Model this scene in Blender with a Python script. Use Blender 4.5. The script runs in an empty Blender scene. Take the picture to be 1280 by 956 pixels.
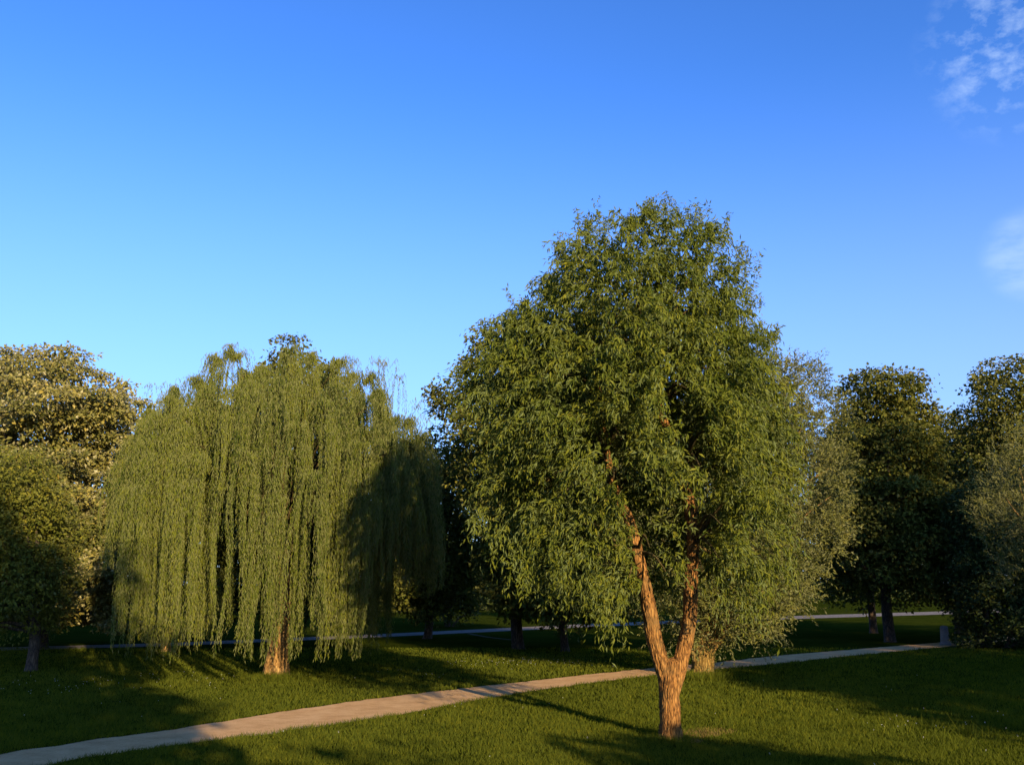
import bpy, math, random
import numpy as np
from mathutils import Vector, noise as mnoise

R = math.radians
scene = bpy.context.scene
C = scene.collection

# ------------------------------------------------------------------ camera
F_PX, HORIZON, CAM_H = 1155.0, 730.0, 3.0          # measured on the 1280 x 956 photograph
PITCH = math.atan((HORIZON - 478.0) / F_PX)
cam_d = bpy.data.cameras.new('camera')
cam = bpy.data.objects.new('camera', cam_d); C.objects.link(cam)
cam_d.sensor_width = 36.0; cam_d.lens = F_PX / 1280.0 * 36.0
cam_d.clip_start = 0.1; cam_d.clip_end = 6000
cam.location = (0, 0, CAM_H); cam.rotation_euler = (math.pi/2 + PITCH, 0, 0)
scene.camera = cam
cp, sp = math.cos(PITCH), math.sin(PITCH)

def ray(px, py):
    u = (px - 640.0) / F_PX; v = (478.0 - py) / F_PX
    return np.array([u, cp - v*sp, sp + v*cp])
def at(px, py, Y):
    d = ray(px, py); k = Y / d[1]
    return np.array([d[0]*k, Y, CAM_H + d[2]*k])
def ground(px, py):
    d = ray(px, py); k = -CAM_H / d[2]
    return np.array([d[0]*k, d[1]*k, 0.0])

# ------------------------------------------------------------------ bookkeeping
def tag(o, label=None, cat=None, group=None, kind=None):
    if label: o['label'] = label
    if cat: o['category'] = cat
    if group: o['group'] = group
    if kind: o['kind'] = kind
    return o
def thing(name, loc, label, cat, group=None):
    o = bpy.data.objects.new(name, None); C.objects.link(o)
    o.empty_display_size = 0.5
    o.location = (float(loc[0]), float(loc[1]), float(loc[2]))
    return tag(o, label, cat, group)
def link_mesh(name, me, mat, parent=None):
    o = bpy.data.objects.new(name, me); C.objects.link(o)
    if mat: me.materials.append(mat)
    if parent: o.parent = parent
    return o
def copy_tree(root, loc, rz=0, scale=(1,1,1)):
    r = root.copy(); C.objects.link(r); r.location = loc; r.rotation_euler = (0,0,rz); r.scale = scale
    for ch in list(root.children):
        c = ch.copy(); C.objects.link(c); c.parent = r
    return r

def mesh_np(name, V, faces_n, F, tint=None, smooth=False):
    """V (n,3); F (m,faces_n) index array; tint per face"""
    me = bpy.data.meshes.new(name)
    V = np.asarray(V, dtype=np.float32); F = np.asarray(F, dtype=np.int32)
    m = len(F)
    me.vertices.add(len(V)); me.vertices.foreach_set('co', V.ravel())
    me.loops.add(m*faces_n); me.loops.foreach_set('vertex_index', F.ravel())
    me.polygons.add(m)
    me.polygons.foreach_set('loop_start', np.arange(0, m*faces_n, faces_n, dtype=np.int32))
    me.polygons.foreach_set('use_smooth', np.full(m, smooth, dtype=bool))
    if tint is not None:
        a = me.attributes.new('tint', 'FLOAT', 'FACE'); a.data.foreach_set('value', np.asarray(tint, dtype=np.float32))
    me.update(calc_edges=True)
    return me

def unit(a):
    return a / np.maximum(np.linalg.norm(a, axis=-1, keepdims=True), 1e-9)

class Leaves:
    """collects leaf blades (one folded kite each) for ONE crown mesh"""
    def __init__(s): s.V = []; s.T = []
    def add(s, P, D, N, L, W, tint, fold=0.12, curl=0.12):
        n = len(P); D = unit(D); S = unit(np.cross(D, N)); Q = np.cross(S, D)
        L = np.broadcast_to(np.asarray(L, float).reshape(-1, 1), (n, 1)); W = np.broadcast_to(np.asarray(W, float).reshape(-1, 1), (n, 1))
        mid = P + 0.42*L*D
        v = np.stack([P, mid + .5*W*S + fold*W*Q, P + L*D - curl*L*Q, mid - .5*W*S + fold*W*Q], axis=1)
        s.V.append(v.reshape(-1, 3)); s.T.append(np.broadcast_to(tint, (n,)))
    def build(s, name, mat, parent):
        V = np.concatenate(s.V); T = np.concatenate(s.T)
        V = V - np.array(parent.location)
        me = mesh_np(name, V, 4, np.arange(len(V)).reshape(-1, 4), T)
        return link_mesh(name, me, mat, parent)

class Tubes:
    """collects bark tubes for ONE mesh"""
    def __init__(s): s.V = []; s.F = []; s.n = 0
    def add(s, pts, rad, seg=8, step=None, ridge=0.0, rfreq=5.0, seed=0.0, flare=0.0, zstretch=0.8):
        pts = np.asarray(pts, float); rad = np.asarray(rad, float)
        d = np.r_[0, np.cumsum(np.linalg.norm(np.diff(pts, axis=0), axis=1))]
        n = max(2, int(d[-1]/(step or max(0.25, d[-1]/14)))+1)
        t = np.linspace(0, d[-1], n)
        # smooth interpolation (Catmull-Rom)
        def cr(A):
            out = []
            for x in t:
                i = min(max(np.searchsorted(d, x) - 1, 0), len(d)-2)
                u = (x-d[i])/max(d[i+1]-d[i], 1e-9)
                p0 = A[max(i-1,0)]; p1 = A[i]; p2 = A[i+1]; p3 = A[min(i+2, len(d)-1)]
                out.append(0.5*((2*p1)+(-p0+p2)*u+(2*p0-5*p1+4*p2-p3)*u*u+(-p0+3*p1-3*p2+p3)*u**3))
            return np.array(out)
        P = cr(pts); r = np.interp(t, d, rad)
        if flare: r = r * (1 + flare*np.exp(-t/0.22))
        T = unit(np.gradient(P, axis=0))
        ref = np.array([0.0, 1.0, 0.0])
        A = unit(np.cross(T, np.cross(np.broadcast_to(ref, T.shape), T) + 1e-6)); B = np.cross(T, A)
        th = np.linspace(0, 2*np.pi, seg, endpoint=False)
        rr = np.repeat(r[:, None], seg, 1)
        if ridge:
            for i in range(n):
                for j in range(seg):
                    c_, s_ = math.cos(th[j])*rfreq*r[i]*2.2, math.sin(th[j])*rfreq*r[i]*2.2
                    z_ = t[i]*zstretch
                    wob = mnoise.noise((c_*.5+seed, s_*.5, z_*1.6))
                    v = mnoise.noise((c_*1.5+seed+wob, s_*1.5+wob, z_*2.0)) ; v2 = mnoise.noise((c_*4+seed, s_*4, z_*6))
                    rdg = 1 - abs(v)*2.2
                    lump = mnoise.noise((c_*.35+seed+9, s_*.35, t[i]*1.1))
                    rr[i, j] *= 1 + ridge*(rdg*0.8 + v2*0.5) + ridge*1.3*lump
        V = P[:, None, :] + rr[..., None]*(np.cos(th)[None, :, None]*A[:, None, :] + np.sin(th)[None, :, None]*B[:, None, :])
        base = s.n
        s.V.append(V.reshape(-1, 3))
        i = np.arange(n-1)[:, None]*seg; j = np.arange(seg)[None, :]; jn = (j+1) % seg
        F = np.stack([i+j, i+jn, i+seg+jn, i+seg+j], -1).reshape(-1, 4) + base
        s.F.append(F); s.n += n*seg
        # close the tip with a small cap
        s.V.append(P[-1:][:, :] + T[-1:]*r[-1]*0.5); tip = s.n; s.n += 1
        last = base + (n-1)*seg
        s.F.append(np.array([[last+a, last+(a+1) % seg, tip, tip] for a in range(seg)]))
    def build(s, name, mat, parent):
        V = np.concatenate(s.V) - np.array(parent.location); F = np.concatenate(s.F)
        me = bpy.data.meshes.new(name)
        faces = [tuple(f) if f[2] != f[3] else tuple(f[:3]) for f in F.tolist()]
        me.from_pydata(V.tolist(), [], faces)
        me.polygons.foreach_set('use_smooth', np.ones(len(faces), dtype=bool)); me.update()
        return link_mesh(name, me, mat, parent)

# ------------------------------------------------------------------ materials
def new_mat(name):
    m = bpy.data.materials.new(name); m.use_nodes = True
    nt = m.node_tree; nt.nodes.clear()
    return m, nt, nt.nodes.new, nt.links.new
def ramp(nt, stops, fac):
    r = nt.nodes.new('ShaderNodeValToRGB'); e = r.color_ramp.elements
    while len(e) < len(stops): e.new(0.5)
    for k, (p, c) in enumerate(stops): e[k].position = p; e[k].color = (*c, 1)
    nt.links.new(fac, r.inputs[0]); return r.outputs[0]

def leaf_mat(name, dark, light, under, trans=0.3, rough=0.55, spec=0.12):
    m, nt, N, Lk = new_mat(name)
    at_ = N('ShaderNodeAttribute'); at_.attribute_name = 'tint'
    col = ramp(nt, [(0.0, dark), (0.6, light), (1.0, tuple(min(1, a*b) for a, b in zip(light, (1.5, 1.28, 1.0))))], at_.outputs['Fac'])
    geo = N('ShaderNodeNewGeometry')
    mix = N('ShaderNodeMix'); mix.data_type = 'RGBA'
    Lk(geo.outputs['Backfacing'], mix.inputs[0]); Lk(col, mix.inputs[6]); mix.inputs[7].default_value = (*under, 1)
    pb = N('ShaderNodeBsdfPrincipled'); Lk(mix.outputs[2], pb.inputs['Base Color'])
    pb.inputs['Roughness'].default_value = rough; pb.inputs['Specular IOR Level'].default_value = spec
    tr = N('ShaderNodeBsdfTranslucent')
    hs = N('ShaderNodeHueSaturation'); hs.inputs['Saturation'].default_value = 1.15; hs.inputs['Value'].default_value = 1.3
    Lk(col, hs.inputs['Color']); Lk(hs.outputs[0], tr.inputs['Color'])
    ms = N('ShaderNodeMixShader'); ms.inputs[0].default_value = trans
    Lk(pb.outputs[0], ms.inputs[1]); Lk(tr.outputs[0], ms.inputs[2])
    o = N('ShaderNodeOutputMaterial'); Lk(ms.outputs[0], o.inputs['Surface'])
    return m

def bark_mat(name, dark, mid, light, scale=1.0):
    m, nt, N, Lk = new_mat(name)
    tc = N('ShaderNodeTexCoord'); mp = N('ShaderNodeMapping'); mp.inputs['Scale'].default_value = (13*scale, 13*scale, 3.0*scale)
    Lk(tc.outputs['Object'], mp.inputs['Vector'])
    n0 = N('ShaderNodeTexNoise'); n0.inputs['Scale'].default_value = 1.1; n0.inputs['Detail'].default_value = 5
    Lk(mp.outputs[0], n0.inputs['Vector'])
    vm = N('ShaderNodeVectorMath'); vm.operation = 'MULTIPLY_ADD'; vm.inputs[1].default_value = (1.3, 1.3, 1.3)
    Lk(n0.outputs['Color'], vm.inputs[0]); Lk(mp.outputs[0], vm.inputs[2])
    vo = N('ShaderNodeTexVoronoi'); vo.feature = 'DISTANCE_TO_EDGE'; vo.inputs['Scale'].default_value = 1.3
    Lk(vm.outputs[0], vo.inputs['Vector'])
    n1 = N('ShaderNodeTexNoise'); n1.inputs['Scale'].default_value = 3.2; n1.inputs['Detail'].default_value = 6
    Lk(mp.outputs[0], n1.inputs['Vector'])
    ad = N('ShaderNodeMath'); ad.operation = 'MULTIPLY_ADD'; ad.inputs[1].default_value = 0.9; 
    Lk(vo.outputs['Distance'], ad.inputs[0]); 
    sb = N('ShaderNodeMath'); sb.operation = 'MULTIPLY_ADD'; sb.inputs[1].default_value = 0.55; sb.inputs[2].default_value = -0.1
    Lk(n1.outputs['Fac'], sb.inputs[0]); Lk(sb.outputs[0], ad.inputs[2])
    col = ramp(nt, [(0.12, dark), (0.36, mid), (0.70, light)], ad.outputs[0])
    n3 = N('ShaderNodeTexNoise'); n3.inputs['Scale'].default_value = 2.6; n3.inputs['Detail'].default_value = 4; Lk(tc.outputs['Object'], n3.inputs['Vector'])
    m3 = N('ShaderNodeMapRange'); m3.inputs[1].default_value = .48; m3.inputs[2].default_value = .72; m3.inputs[4].default_value = .55; Lk(n3.outputs['Fac'], m3.inputs[0])
    mg = N('ShaderNodeMix'); mg.data_type = 'RGBA'; Lk(m3.outputs[0], mg.inputs[0]); Lk(col, mg.inputs[6]); mg.inputs[7].default_value = (mid[0]*.55, mid[1]*.8, mid[2]*1.1, 1); col = mg.outputs[2]
    pb = N('ShaderNodeBsdfPrincipled'); Lk(col, pb.inputs['Base Color']); pb.inputs['Roughness'].default_value = 0.9
    pb.inputs['Specular IOR Level'].default_value = 0.15
    bu = N('ShaderNodeBump'); bu.inputs['Strength'].default_value = 0.9; bu.inputs['Distance'].default_value = 0.05
    Lk(ad.outputs[0], bu.inputs['Height']); Lk(bu.outputs[0], pb.inputs['Normal'])
    o = N('ShaderNodeOutputMaterial'); Lk(pb.outputs[0], o.inputs['Surface'])
    return m

def turf_mat():
    m, nt, N, Lk = new_mat('mown_turf')
    tc = N('ShaderNodeTexCoord')
    n1 = N('ShaderNodeTexNoise'); n1.inputs['Scale'].default_value = 0.35; n1.inputs['Detail'].default_value = 6; Lk(tc.outputs['Object'], n1.inputs['Vector'])
    n2 = N('ShaderNodeTexNoise'); n2.inputs['Scale'].default_value = 14; n2.inputs['Detail'].default_value = 6; n2.inputs['Roughness'].default_value = .7; Lk(tc.outputs['Object'], n2.inputs['Vector'])
    mx = N('ShaderNodeMath'); mx.operation = 'MULTIPLY_ADD'; mx.inputs[1].default_value = 0.5; Lk(n1.outputs['Fac'], mx.inputs[0])
    hf = N('ShaderNodeMath'); hf.operation = 'MULTIPLY'; hf.inputs[1].default_value = 0.5; Lk(n2.outputs['Fac'], hf.inputs[0]); Lk(hf.outputs[0], mx.inputs[2])
    col = ramp(nt, [(0.3, (0.015, 0.024, 0.002)), (0.5, (0.028, 0.040, 0.004)), (0.72, (0.046, 0.054, 0.007))], mx.outputs[0])
    pb = N('ShaderNodeBsdfPrincipled'); Lk(col, pb.inputs['Base Color']); pb.inputs['Roughness'].default_value = 1; pb.inputs['Specular IOR Level'].default_value = 0
    bu = N('ShaderNodeBump'); bu.inputs['Strength'].default_value = 1; bu.inputs['Distance'].default_value = 0.12
    Lk(n2.outputs['Fac'], bu.inputs['Height']); Lk(bu.outputs[0], pb.inputs['Normal'])
    o = N('ShaderNodeOutputMaterial'); Lk(pb.outputs[0], o.inputs['Surface'])
    return m

def gravel_mat(name, a, b, c):
    m, nt, N, Lk = new_mat(name)
    tc = N('ShaderNodeTexCoord')
    n1 = N('ShaderNodeTexNoise'); n1.inputs['Scale'].default_value = 1.6; n1.inputs['Detail'].default_value = 8; n1.inputs['Roughness'].default_value = .68; Lk(tc.outputs['Object'], n1.inputs['Vector'])
    n2 = N('ShaderNodeTexNoise'); n2.inputs['Scale'].default_value = 26; n2.inputs['Detail'].default_value = 5; n2.inputs['Roughness'].default_value = .75; Lk(tc.outputs['Object'], n2.inputs['Vector'])
    mx = N('ShaderNodeMath'); mx.operation = 'MULTIPLY_ADD'; mx.inputs[1].default_value = 0.55; Lk(n1.outputs['Fac'], mx.inputs[0])
    hf = N('ShaderNodeMath'); hf.operation = 'MULTIPLY'; hf.inputs[1].default_value = 0.45; Lk(n2.outputs['Fac'], hf.inputs[0]); Lk(hf.outputs[0], mx.inputs[2])
    col = ramp(nt, [(0.3, a), (0.5, b), (0.72, c)], mx.outputs[0])
    pb = N('ShaderNodeBsdfPrincipled'); Lk(col, pb.inputs['Base Color']); pb.inputs['Roughness'].default_value = .95; pb.inputs['Specular IOR Level'].default_value = 0
    bu = N('ShaderNodeBump'); bu.inputs['Strength'].default_value = 0.8; bu.inputs['Distance'].default_value = 0.05
    Lk(n2.outputs['Fac'], bu.inputs['Height']); Lk(bu.outputs[0], pb.inputs['Normal'])
    o = N('ShaderNodeOutputMaterial'); Lk(pb.outputs[0], o.inputs['Surface'])
    return m

M = {}
M['turf'] = turf_mat()
M['blade'] = leaf_mat('grass_blades', (0.032, 0.050, 0.004), (0.115, 0.132, 0.015), (0.088, 0.108, 0.015), trans=0.38, rough=.75, spec=0)
M['dryblade'] = leaf_mat('dry_grass_blades', (0.10, 0.07, 0.02), (0.21, 0.15, 0.05), (0.2, 0.15, 0.05), trans=0.2, rough=.8, spec=0)
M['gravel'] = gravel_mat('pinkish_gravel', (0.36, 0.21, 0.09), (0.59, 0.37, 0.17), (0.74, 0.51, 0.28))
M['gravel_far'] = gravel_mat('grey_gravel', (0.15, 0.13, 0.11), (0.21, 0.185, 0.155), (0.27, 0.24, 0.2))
M['worn'] = gravel_mat('worn_turf', (0.05, 0.045, 0.02), (0.09, 0.08, 0.045), (0.14, 0.12, 0.08))
M['flower'] = leaf_mat('clover_petals', (0.6, 0.58, 0.5), (0.8, 0.78, 0.72), (0.75, 0.73, 0.68), trans=0.2)
M['leaf_main'] = leaf_mat('corkscrew_willow_leaf', (0.046, 0.068, 0.006), (0.120, 0.140, 0.016), (0.125, 0.155, 0.045), trans=0.3)
M['leaf_weep'] = leaf_mat('weeping_willow_leaf', (0.024, 0.042, 0.003), (0.100, 0.120, 0.012), (0.15, 0.16, 0.05), trans=0.2)
M['leaf_olive'] = leaf_mat('grey_willow_leaf', (0.058, 0.068, 0.015), (0.122, 0.130, 0.032), (0.165, 0.17, 0.07), trans=0.25)
M['leaf_silver'] = leaf_mat('silver_leaf', (0.055, 0.062, 0.010), (0.19, 0.172, 0.042), (0.34, 0.31, 0.15), trans=0.2, spec=.2, rough=.5)
M['leaf_linden'] = leaf_mat('linden_leaf', (0.028, 0.040, 0.005), (0.105, 0.110, 0.018), (0.13, 0.13, 0.04), trans=0.25, spec=.1, rough=.6)
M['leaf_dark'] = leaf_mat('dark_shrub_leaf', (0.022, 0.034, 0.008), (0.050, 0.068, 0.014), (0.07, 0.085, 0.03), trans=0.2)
M['leaf_small'] = leaf_mat('young_tree_leaf', (0.050, 0.065, 0.008), (0.140, 0.145, 0.020), (0.15, 0.16, 0.05), trans=0.3)
M['bark'] = bark_mat('willow_bark', (0.045, 0.020, 0.007), (0.27, 0.130, 0.036), (0.44, 0.25, 0.075), 1.0)
M['bark_gold'] = bark_mat('weeping_willow_bark', (0.09, 0.045, 0.015), (0.33, 0.19, 0.06), (0.48, 0.32, 0.12), 0.8)
M['bark_olive'] = bark_mat('grey_willow_bark', (0.05, 0.03, 0.008), (0.21, 0.13, 0.034), (0.34, 0.22, 0.06), 0.8)
M['twig'] = bark_mat('willow_twig_bark', (0.04, 0.03, 0.012), (0.10, 0.075, 0.025), (0.16, 0.12, 0.04), 1.0)
M['bark_dark'] = bark_mat('linden_bark', (0.03, 0.022, 0.016), (0.09, 0.065, 0.045), (0.16, 0.12, 0.085), 0.8)
M['stone'] = gravel_mat('weathered_stone', (0.2, 0.18, 0.16), (0.3, 0.27, 0.24), (0.4, 0.36, 0.33))

# ------------------------------------------------------------------ light and sky
SUN_AZ, SUN_EL = R(155.0), R(14.0)      # azimuth from +Y towards +X
S = Vector((math.sin(SUN_AZ)*math.cos(SUN_EL), math.cos(SUN_AZ)*math.cos(SUN_EL), math.sin(SUN_EL)))
sd = bpy.data.lights.new('sun', 'SUN'); sd.energy = 5.0; sd.angle = R(0.5); sd.color = (1.0, 0.76, 0.46)
so = bpy.data.objects.new('sun', sd); C.objects.link(so); so.rotation_euler = (-S).to_track_quat('-Z', 'Y').to_euler(); so.location = (20, -40, 30)

w = bpy.data.worlds.new('World'); scene.world = w; w.use_nodes = True
nt = w.node_tree; nt.nodes.clear(); N = nt.nodes.new; Lk = nt.links.new
sky = N('ShaderNodeTexSky'); sky.sky_type = 'NISHITA'; sky.sun_disc = False
sky.sun_elevation = SUN_EL; sky.sun_rotation = SUN_AZ; sky.altitude = 100; sky.air_density = 1.0; sky.dust_density = 0.8; sky.ozone_density = 4.0
gm = N('ShaderNodeGamma'); gm.inputs[1].default_value = 1.3; Lk(sky.outputs[0], gm.inputs[0])
hs = N('ShaderNodeHueSaturation'); hs.inputs['Saturation'].default_value = 1.0; hs.inputs['Hue'].default_value = 0.5; Lk(gm.outputs[0], hs.inputs['Color'])
wb = N('ShaderNodeMix'); wb.data_type = 'RGBA'; wb.blend_type = 'MULTIPLY'; wb.clamp_result = False; wb.inputs[0].default_value = 1.0
Lk(hs.outputs[0], wb.inputs[6]); wb.inputs[7].default_value = (1.33, 1.78, 2.35, 1)     # the photograph's cool white balance
tcw = N('ShaderNodeTexCoord')
def cloud_field(px, py, inner, outer, scale, lo, hi, stretch):
    d = Vector(ray(px, py)).normalized()
    dp = N('ShaderNodeVectorMath'); dp.operation = 'DOT_PRODUCT'; dp.inputs[1].default_value = d; Lk(tcw.outputs['Generated'], dp.inputs[0])
    mr = N('ShaderNodeMapRange'); mr.interpolation_type = 'SMOOTHSTEP'
    mr.inputs[1].default_value = math.cos(R(outer)); mr.inputs[2].default_value = math.cos(R(inner)); Lk(dp.outputs['Value'], mr.inputs[0])
    mp = N('ShaderNodeMapping'); mp.inputs['Scale'].default_value = stretch; mp.inputs['Rotation'].default_value = (0, R(-25), 0); Lk(tcw.outputs['Generated'], mp.inputs[0])
    no = N('ShaderNodeTexNoise'); no.inputs['Scale'].default_value = scale; no.inputs['Detail'].default_value = 7; no.inputs['Roughness'].default_value = .6; Lk(mp.outputs[0], no.inputs['Vector'])
    m2 = N('ShaderNodeMapRange'); m2.inputs[1].default_value = lo; m2.inputs[2].default_value = hi; Lk(no.outputs['Fac'], m2.inputs[0])
    mu = N('ShaderNodeMath'); mu.operation = 'MULTIPLY'; Lk(mr.outputs[0], mu.inputs[0]); Lk(m2.outputs[0], mu.inputs[1])
    return mu.outputs[0]
c1 = cloud_field(1272, 58, 0.2, 5.4, 40, 0.46, 0.78, (1, 1, 1.5))
c2 = cloud_field(1290, 318, 0.2, 2.9, 26, 0.30, 0.75, (.7, .7, 1.8))
mxc = N('ShaderNodeMath'); mxc.operation = 'MAXIMUM'; Lk(c1, mxc.inputs[0]); Lk(c2, mxc.inputs[1])
sc_ = N('ShaderNodeMath'); sc_.operation = 'MULTIPLY'; sc_.inputs[1].default_value = 0.52; Lk(mxc.outputs[0], sc_.inputs[0])
mixc = N('ShaderNodeMix'); mixc.data_type = 'RGBA'; Lk(sc_.outputs[0], mixc.inputs[0]); sz = N('ShaderNodeSeparateXYZ'); Lk(tcw.outputs['Generated'], sz.inputs[0])
hz = N('ShaderNodeMapRange'); hz.interpolation_type = 'SMOOTHSTEP'; hz.inputs[1].default_value = 0.02; hz.inputs[2].default_value = 0.52; hz.inputs[3].default_value = 0.62; hz.inputs[4].default_value = 0.0; Lk(sz.outputs['Z'], hz.inputs[0])
hm = N('ShaderNodeMix'); hm.data_type = 'RGBA'; hm.clamp_result = False; Lk(hz.outputs[0], hm.inputs[0]); Lk(wb.outputs[2], hm.inputs[6]); hm.inputs[7].default_value = (5.1, 6.1, 9.6, 1)   # pale evening haze low in the sky
Lk(hm.outputs[2], mixc.inputs[6]); mixc.inputs[7].default_value = (7.0, 9.0, 12.0, 1)
bg = N('ShaderNodeBackground'); bg.inputs[1].default_value = 0.05; Lk(mixc.outputs[2], bg.inputs[0])
ow = N('ShaderNodeOutputWorld'); Lk(bg.outputs[0], ow.inputs[0])

vs = scene.view_settings
scene.display_settings.display_device = 'sRGB'
vs.view_transform = 'Standard'; vs.look = 'None'; vs.gamma = 1.0; vs.use_curve_mapping = False; vs.exposure = 1.05
cy = scene.cycles
cy.max_bounces = 5; cy.diffuse_bounces = 3; cy.glossy_bounces = 2; cy.transmission_bounces = 3; cy.caustics_reflective = False; cy.caustics_refractive = False
scene.render.film_transparent = False

# ------------------------------------------------------------------ ground and paths
me = bpy.data.meshes.new('lawn')
G = 2500
me.from_pydata([(-G, -G, 0), (G, -G, 0), (G, G, 0), (-G, G, 0)], [], [(0, 1, 2, 3)])
tag(link_mesh('lawn', me, M['turf']), kind='structure')

def strip(name, up_px, low_px, mat, z, extra_l=14, extra_r=60, jag=0.12, step=0.25, seed=0):
    A = np.array([ground(*p)[:2] for p in up_px]); B = np.array([ground(*p)[:2] for p in low_px])
    def ext(Q):
        d0 = (Q[0]-Q[1])/np.linalg.norm(Q[0]-Q[1]); d1 = (Q[-1]-Q[-2])/np.linalg.norm(Q[-1]-Q[-2])
        return np.vstack([Q[0]+d0*extra_l, Q, Q[-1]+d1*extra_r])
    A, B = ext(A), ext(B)
    def rs(Q, n):
        d = np.r_[0, np.cumsum(np.linalg.norm(np.diff(Q, axis=0), axis=1))]; t = np.linspace(0, d[-1], n)
        return np.c_[np.interp(t, d, Q[:, 0]), np.interp(t, d, Q[:, 1])]
    n = int(np.linalg.norm(A[-1]-A[0])/step)
    A, B = rs(A, n), rs(B, n)
    for k in range(3):                                   # soften the corners of the traced edge
        for Q in (A, B): Q[2:-2] = (Q[:-4]+Q[1:-3]+Q[2:-2]+Q[3:-1]+Q[4:])/5
    nrm = unit(A-B)
    ja = np.array([mnoise.noise((k*step*1.3, seed, 0))*jag + mnoise.noise((k*step*4.5, seed+5, 0))*jag*.6 for k in range(n)])
    jb = np.array([mnoise.noise((k*step*1.3, seed+9, 0))*jag + mnoise.noise((k*step*4.5, seed+15, 0))*jag*.6 for k in range(n)])
    A = A + nrm*ja[:, None]; B = B + nrm*jb[:, None]
    V = np.zeros((n*2, 3)); V[0::2, :2] = A; V[1::2, :2] = B; V[:, 2] = z
    i = np.arange(n-1)*2
    me = mesh_np(name, V, 4, np.stack([i+1, i+3, i+2, i], 1))
    tag(link_mesh(name, me, mat), kind='structure')
    return A, B
near_up = [(0, 943), (94, 927), (194, 915), (300, 898), (380, 885), (474, 872), (580, 860), (680, 849), (780, 838), (892, 828), (974, 819), (1067, 811.5), (1177, 802.5)]
near_lo = [(0, 966), (56, 955), (200, 933), (275, 924), (380, 911), (505, 892), (599, 874), (680, 861), (780, 848), (892, 836.5), (974, 829), (1067, 819), (1177, 808.5)]
PA, PB = strip('path', near_up, near_lo, M['gravel'], 0.006, seed=1, jag=.22)
far_mid = [(0, 811), (208, 805.5), (490, 793.5), (745, 781), (1020, 770.5), (1170, 766)]
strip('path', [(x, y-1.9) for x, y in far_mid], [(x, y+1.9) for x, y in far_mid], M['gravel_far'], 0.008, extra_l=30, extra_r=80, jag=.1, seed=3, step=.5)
strip('path', [(588, 791.2), (612, 796.2), (640, 798.9)], [(584, 792.2), (610, 797.3), (640, 800.1)], M['worn'], 0.012, extra_l=.2, extra_r=.5, jag=.08, seed=7, step=.5)

def path_mask(X, Y, grow=0.0):
    """True where (X, Y) lies on the near path"""
    Mx = (PA[:, 0]+PB[:, 0])/2; o = np.argsort(Mx)
    ua = np.interp(X, np.sort(PA[:, 0]), PA[np.argsort(PA[:, 0]), 1]); lb = np.interp(X, np.sort(PB[:, 0]), PB[np.argsort(PB[:, 0]), 1])
    return (Y < ua+grow) & (Y > lb-grow)

# ------------------------------------------------------------------ crowns
def prof_px(Y, rows, cx=None):
    """silhouette rows (py, x_left, x_right) of a crown standing at distance Y -> z, left and right radius about cx"""
    pts = []
    for py, xl, xr in rows:
        a = at(xl, py, Y); b = at(xr, py, Y); pts.append((a[2], a[0], b[0]))
    pts = sorted(pts); P = np.array(pts)
    if cx is None: cx = float(np.mean((P[:, 1]+P[:, 2])/2))
    return cx, P[:, 0], np.maximum(cx-P[:, 1], 0.05), np.maximum(P[:, 2]-cx, 0.05)

def env_radius(prof, z, th, dscale=1.0):
    cx, pz, rl, rr = prof
    l = np.interp(z, pz, rl); r = np.interp(z, pz, rr)
    c = np.cos(th)
    side = np.where(c > 0, r, l); mid = (l+r)/2*dscale
    return np.sqrt((side*np.abs(c))**2 + (mid*np.sin(th))**2)

def make_lobes(rng, prof, cy_, n, lobe_r, f0=0.45, dscale=1.0, lump=0.34):
    cx, pz, rl, rr = prof
    zz = np.linspace(pz[0], pz[-1], 200); wgt = np.interp(zz, pz, (rl+rr)/2)+0.15; wgt /= wgt.sum()
    best = []
    for k in range(n):
        cand = None; bd = -1
        for tries in range(9):                      # best-candidate sampling spreads the lobes evenly
            z = rng.choice(zz, p=wgt); th = rng.uniform(0, 2*np.pi)
            Rr = float(env_radius(prof, z, th, dscale))*(1+lump*mnoise.noise((math.cos(th)*1.3+prof[0], math.sin(th)*1.3, z*.55))); lr = lobe_r*rng.uniform(.65, 1.25)
            f = f0+(1-f0)*rng.uniform()**0.5
            r = max(Rr*f - lr*0.62, 0)
            p = np.array([cx+r*math.cos(th), cy_+r*math.sin(th), min(max(z, pz[0]+lr*.4), pz[-1]-lr*.55), lr])
            d = min([np.linalg.norm(p[:3]-q[:3]) for q in best], default=9)
            if d > bd: bd, cand = d, p
        best.append(cand)
    return np.array(best)

def rand_unit(rng, n):
    return unit(rng.normal(size=(n, 3)))

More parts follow.
